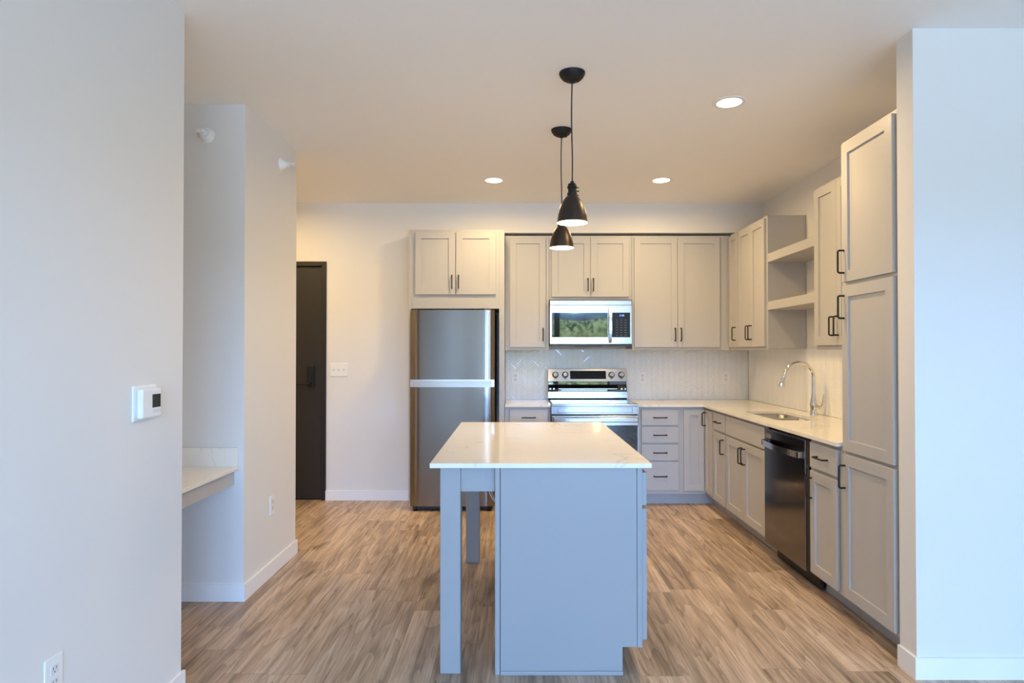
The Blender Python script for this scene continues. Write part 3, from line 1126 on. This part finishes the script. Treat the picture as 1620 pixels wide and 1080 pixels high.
text('logo', 'SAMSUNG', 0.012, 'logo', dr, (0.38, -0.0003, 0.046), (PI / 2, 0, 0))

# ------------------------------------------------------------------ dishwasher
t = thing('dishwasher', 'black stainless dishwasher between sink cabinet and narrow cabinet', 'dishwasher', (BASE_X, 4.254, 0), R)
DW = 0.606
box('tub', 'blackplastic', t, 0.004, DW - 0.004, 0.004, 0.56, 0.10, 0.870)
bm = one(add_box, 0.006, DW - 0.006, -0.030, 0.003, 0.108, 0.862, 0.004, 2)
dr = obj('door', bm, 'blacksteel', t)
bm = bmesh.new()
n = 20
for k in range(n):
    s0, s1 = -1 + 2 * k / n, -1 + 2 * (k + 1) / n
    def yy(s):
        return -0.058 - 0.022 * (1 - s * s)
    a, b_ = DW / 2 + s0 * 0.262, DW / 2 + s1 * 0.262
    add_prism(bm, [(a, yy(s0)), (b_, yy(s1)), (b_, yy(s1) + 0.012), (a, yy(s0) + 0.012)], 'Z', 0.752, 0.790)
for s in (-1, 1):
    x = DW / 2 + s * 0.262
    add_box(bm, x - 0.012, x + 0.012, -0.060, -0.0305, 0.752, 0.790, 0.002)
bmesh.ops.remove_doubles(bm, verts=bm.verts, dist=0.0001)
obj('handle', bm, 'steelh', dr)
bm = bmesh.new()
add_box(bm, 0.03, 0.115, -0.0308, -0.0298, 0.802, 0.830)
obj('rating_sticker', bm, 'badge', dr)
box('kick_plate', 'blackplastic', t, 0.006, DW - 0.006, 0.055, 0.075, 0.004, 0.098)

# ------------------------------------------------------------------ lights


def downlight(label, x, y, power=DOWNLIGHT_W):
    t = thing('recessed_light', label, 'ceiling light', (x, y, CEIL), 0, 'recessed lights in the ceiling')
    bm = one(add_lathe, [(0.066, -0.0045), (0.073, -0.006), (0.088, -0.0035), (0.090, -0.0002), (0.066, -0.0002), (0.066, -0.0045)], 40, caps=False)
    obj('trim_ring', bm, 'trim', t)
    bm = one(add_lathe, [(0.0655, -0.004), (0.0655, -0.001)], 40)
    obj('lens', bm, 'lamp', t)
    l = bpy.data.lights.new('lamp', 'AREA')
    l.shape = 'DISK'
    l.size = 0.13
    l.spread = math.radians(172)
    l.energy = power
    l.color = WARM
    lo = bpy.data.objects.new('lamp', l)
    COL.objects.link(lo)
    lo.parent = t
    lo.location = (0, 0, -0.008)
    return t


downlight('round recessed ceiling light nearest the refrigerator surround', -0.174, 5.05)
downlight('round recessed ceiling light in front of the back right wall cabinets', 1.169, 5.05)
downlight('round recessed ceiling light nearest the camera, right of the pendants', 1.177, 3.466)
downlight('round recessed ceiling light added unseen in the entry passage by the dark door', -2.15, 5.0)  # unseen lamp, added for the warm light on the entry wall


def pendant(label, x, y, zbot):
    t = thing('pendant_light', label, 'pendant light', (x, y, zbot), 0, 'pendant lights over the island')
    H = CEIL - zbot
    bm = one(add_lathe, [(0.064, H - 0.0005), (0.064, H - 0.006), (0.060, H - 0.016), (0.050, H - 0.030), (0.034, H - 0.040), (0.014, H - 0.044), (0.010, H - 0.050), (0.004, H - 0.050)], 36)
    cn = obj('canopy', bm, 'black', t)
    bm = one(add_lathe, [(0.004, H - 0.052), (0.004, H - 0.036)], 10, (0.028, -0.014, 0))
    obj('set_screw', bm, 'black', cn)
    bm = bmesh.new()
    top = 0.205
    pts = []
    for k in range(15):
        s = k / 14
        pts.append((0.004 * math.sin(s * 5.3) * (1 - s) - 0.003 * math.sin(s * PI), 0, top + s * (H - 0.05 - top)))
    add_tube(bm, pts, 0.0032, 8)
    obj('cord', bm, 'cordblack', t)
    bm = one(add_lathe, [(0.005, 0.207), (0.009, 0.205), (0.009, 0.198), (0.012, 0.195), (0.019, 0.193), (0.022, 0.188), (0.022, 0.180), (0.025, 0.178), (0.025, 0.172), (0.021, 0.168), (0.021, 0.150), (0.025, 0.147), (0.025, 0.132), (0.028, 0.130)], 28)
    sk = obj('socket', bm, 'black', t)
    bm = bmesh.new()
    for z, a in ((0.176, 0.3), (0.155, -0.2), (0.139, 0.35)):
        add_tube(bm, [(0.02 * math.cos(a), 0.02 * math.sin(a), z), (0.034 * math.cos(a), 0.034 * math.sin(a), z)], 0.003, 8)
    obj('thumb_screw', bm, 'black', sk)
    outer = [(0.028, 0.130), (0.036, 0.122), (0.046, 0.108), (0.056, 0.088), (0.064, 0.064), (0.070, 0.040), (0.073, 0.020), (0.0745, 0.006), (0.0765, 0.0)]
    inner = [(r - 0.0025, h - (0.001 if h > 0.01 else -0.0005)) for r, h in outer[::-1]]
    bm = bmesh.new()
    add_lathe(bm, outer + [(0.0745, 0.0003)], 48, caps=False)
    shd = obj('shade', bm, 'bronze', t)
    bm = bmesh.new()
    add_lathe(bm, inner, 48, caps=False)
    obj('shade_lining', bm, 'shadein', shd)
    bm = one(add_lathe, [(0.013, 0.128), (0.014, 0.10), (0.022, 0.082), (0.030, 0.062), (0.0315, 0.048), (0.027, 0.032), (0.016, 0.022), (0.003, 0.0185)], 24)
    obj('bulb', bm, 'bulb', t)
    l = bpy.data.lights.new('lamp', 'POINT')
    l.energy = PENDANT_W
    l.color = WARM
    l.shadow_soft_size = 0.02
    lo = bpy.data.objects.new('lamp', l)
    COL.objects.link(lo)
    lo.parent = t
    lo.location = (0, 0, 0.006)
    return t


pendant('dark bell-shaped pendant light nearer the camera, hanging larger over the island', 0.279, 3.10, 2.004)
pendant('dark bell-shaped pendant light farther back, partly behind the nearer one', 0.285, 3.90, 2.012)

# ------------------------------------------------------------------ wall fittings


def make_outlet(label, loc, rot, group=None):
    t = thing('wall_outlet', label, 'outlet', loc, rot, group)
    bm = one(add_box, -0.036, 0.036, -0.005, 0, -0.058, 0.058, 0.0022, 2)
    obj('cover_plate', bm, 'white', t)
    for z in (-0.0195, 0.0195):
        r = box('receptacle', 'offwhite', t, -0.0165, 0.0165, -0.0068, -0.005, z - 0.014, z + 0.014, 0.0008)
        bm = bmesh.new()
        for x in (-0.0065, 0.0065):
            add_box(bm, x - 0.001, x + 0.001, -0.0071, -0.0067, z - 0.001, z + 0.008)
        add_lathe(bm, [(0.0022, -0.0071), (0.0022, -0.0067)], 10, (0, 0, z - 0.007), 'Y')
        obj('slots', bm, 'slot', r)
    return t


SPY = KIT_Y - 0.0095
o0 = make_outlet('white duplex outlet on tile left of the range, above the short countertop', (0.0, SPY, 1.115), 0)
dup(o0, (1.246, SPY, 1.115), 0, 'white duplex outlet on tile just right of the range')
dup(o0, (2.065, SPY, 1.115), 0, 'white duplex outlet on tile near the inside corner of the backsplash')
dup(o0, (-1.5, 3.9, 0.43), PI / 2, 'white duplex outlet low on the hall wall beside the desk alcove')
dup(o0, (-1.344, 1.845, 0.432), PI / 2, 'white duplex outlet low on the near left wall below the thermostat')

t = thing('light_switch', 'white three-gang toggle switch plate on wall between dark door and refrigerator', 'switch', (-1.632, ENT_Y, 1.203))
bm = one(add_box, -0.082, 0.082, -0.005, 0, -0.06, 0.06, 0.0022, 2)
obj('cover_plate', bm, 'white', t)
for x in (-0.046, 0, 0.046):
    bm = bmesh.new()
    add_box(bm, x - 0.0055, x + 0.0055, -0.0055, -0.004, -0.013, 0.013)
    add_prism(bm, [(-0.005, 0.004), (-0.017, 0.012), (-0.017, 0.004), (-0.005, -0.006)], 'X', x - 0.0042, x + 0.0042)
    obj('toggle', bm, 'offwhite', t)

t = thing('thermostat', 'white square thermostat with small dark screen on the near left wall', 'thermostat', (-1.344, 2.29, 1.188), PI / 2)
bm = one(add_box, -0.078, 0.066, -0.008, 0, -0.064, 0.064, 0.004, 2)
obj('wall_plate', bm, 'white', t)
bm = one(add_box, -0.060, 0.060, -0.030, -0.008, -0.054, 0.052, 0.006, 3)
bd = obj('body', bm, 'white', t)
box('screen', 'screen', bd, 0.0, 0.052, -0.0306, -0.0298, -0.018, 0.030)
box('button_bar', 'offwhite', bd, 0.0, 0.052, -0.0310, -0.0298, -0.036, -0.023, 0.0004)


def make_sprinkler(label, loc, rot):
    t = thing('fire_sprinkler', label, 'sprinkler', loc, rot, 'sidewall sprinkler heads')
    bm = one(add_lathe, [(0.043, 0.0), (0.043, -0.004), (0.036, -0.012), (0.030, -0.026), (0.024, -0.034), (0.022, -0.030)], 32, (0, 0, 0), 'Y')
    obj('escutcheon', bm, 'white', t)
    bm = one(add_lathe, [(0.017, -0.030), (0.017, -0.050), (0.012, -0.052), (0.010, -0.058)], 20, (0, 0, 0), 'Y')
    for s in (-1, 1):
        add_tube(bm, [(s * 0.010, -0.056, 0), (s * 0.014, -0.066, 0), (s * 0.010, -0.078, 0), (0, -0.084, 0)], 0.0028, 8)
    add_box(bm, -0.016, 0.016, -0.086, -0.083, -0.013, 0.004)
    add_box(bm, -0.016, 0.016, -0.090, -0.070, 0.004, 0.007)
    obj('sprinkler_head', bm, 'white', t)
    return t


sp = make_sprinkler('white sidewall sprinkler head on the grey wall above the desk alcove', (-1.712, 3.497, 2.572), 0)
dup(sp, (-1.5, 4.03, 2.568), PI / 2, 'white sidewall sprinkler head on the hall wall facing the kitchen')

# ------------------------------------------------------------------ desk in the alcove
t = thing('built_in_desk', 'built-in quartz desk with greige apron in the left alcove', 'desk', (-1.527, 3.0, 0))
x0 = -2.157 + 1.527
y0, y1 = 2.556 - 3.0, 3.494 - 3.0
bm = one(add_box, x0, 0.0, y0, y1, 0.721, 0.741, 0.001)
obj('desktop', bm, 'quartz', t)
bm = one(add_box, x0, -0.004, y1 - 0.02, y1, 0.7412, 0.844, 0.001)
obj('backsplash', bm, 'quartz', t)
bm = one(add_box, x0, x0 + 0.02, y0, y1 - 0.0202, 0.7412, 0.844, 0.001)
obj('backsplash', bm, 'quartz', t)
bm = one(add_box, -0.046, -0.024, y0, y1, 0.640, 0.7205, 0.001)
obj('apron', bm, 'cab', t)
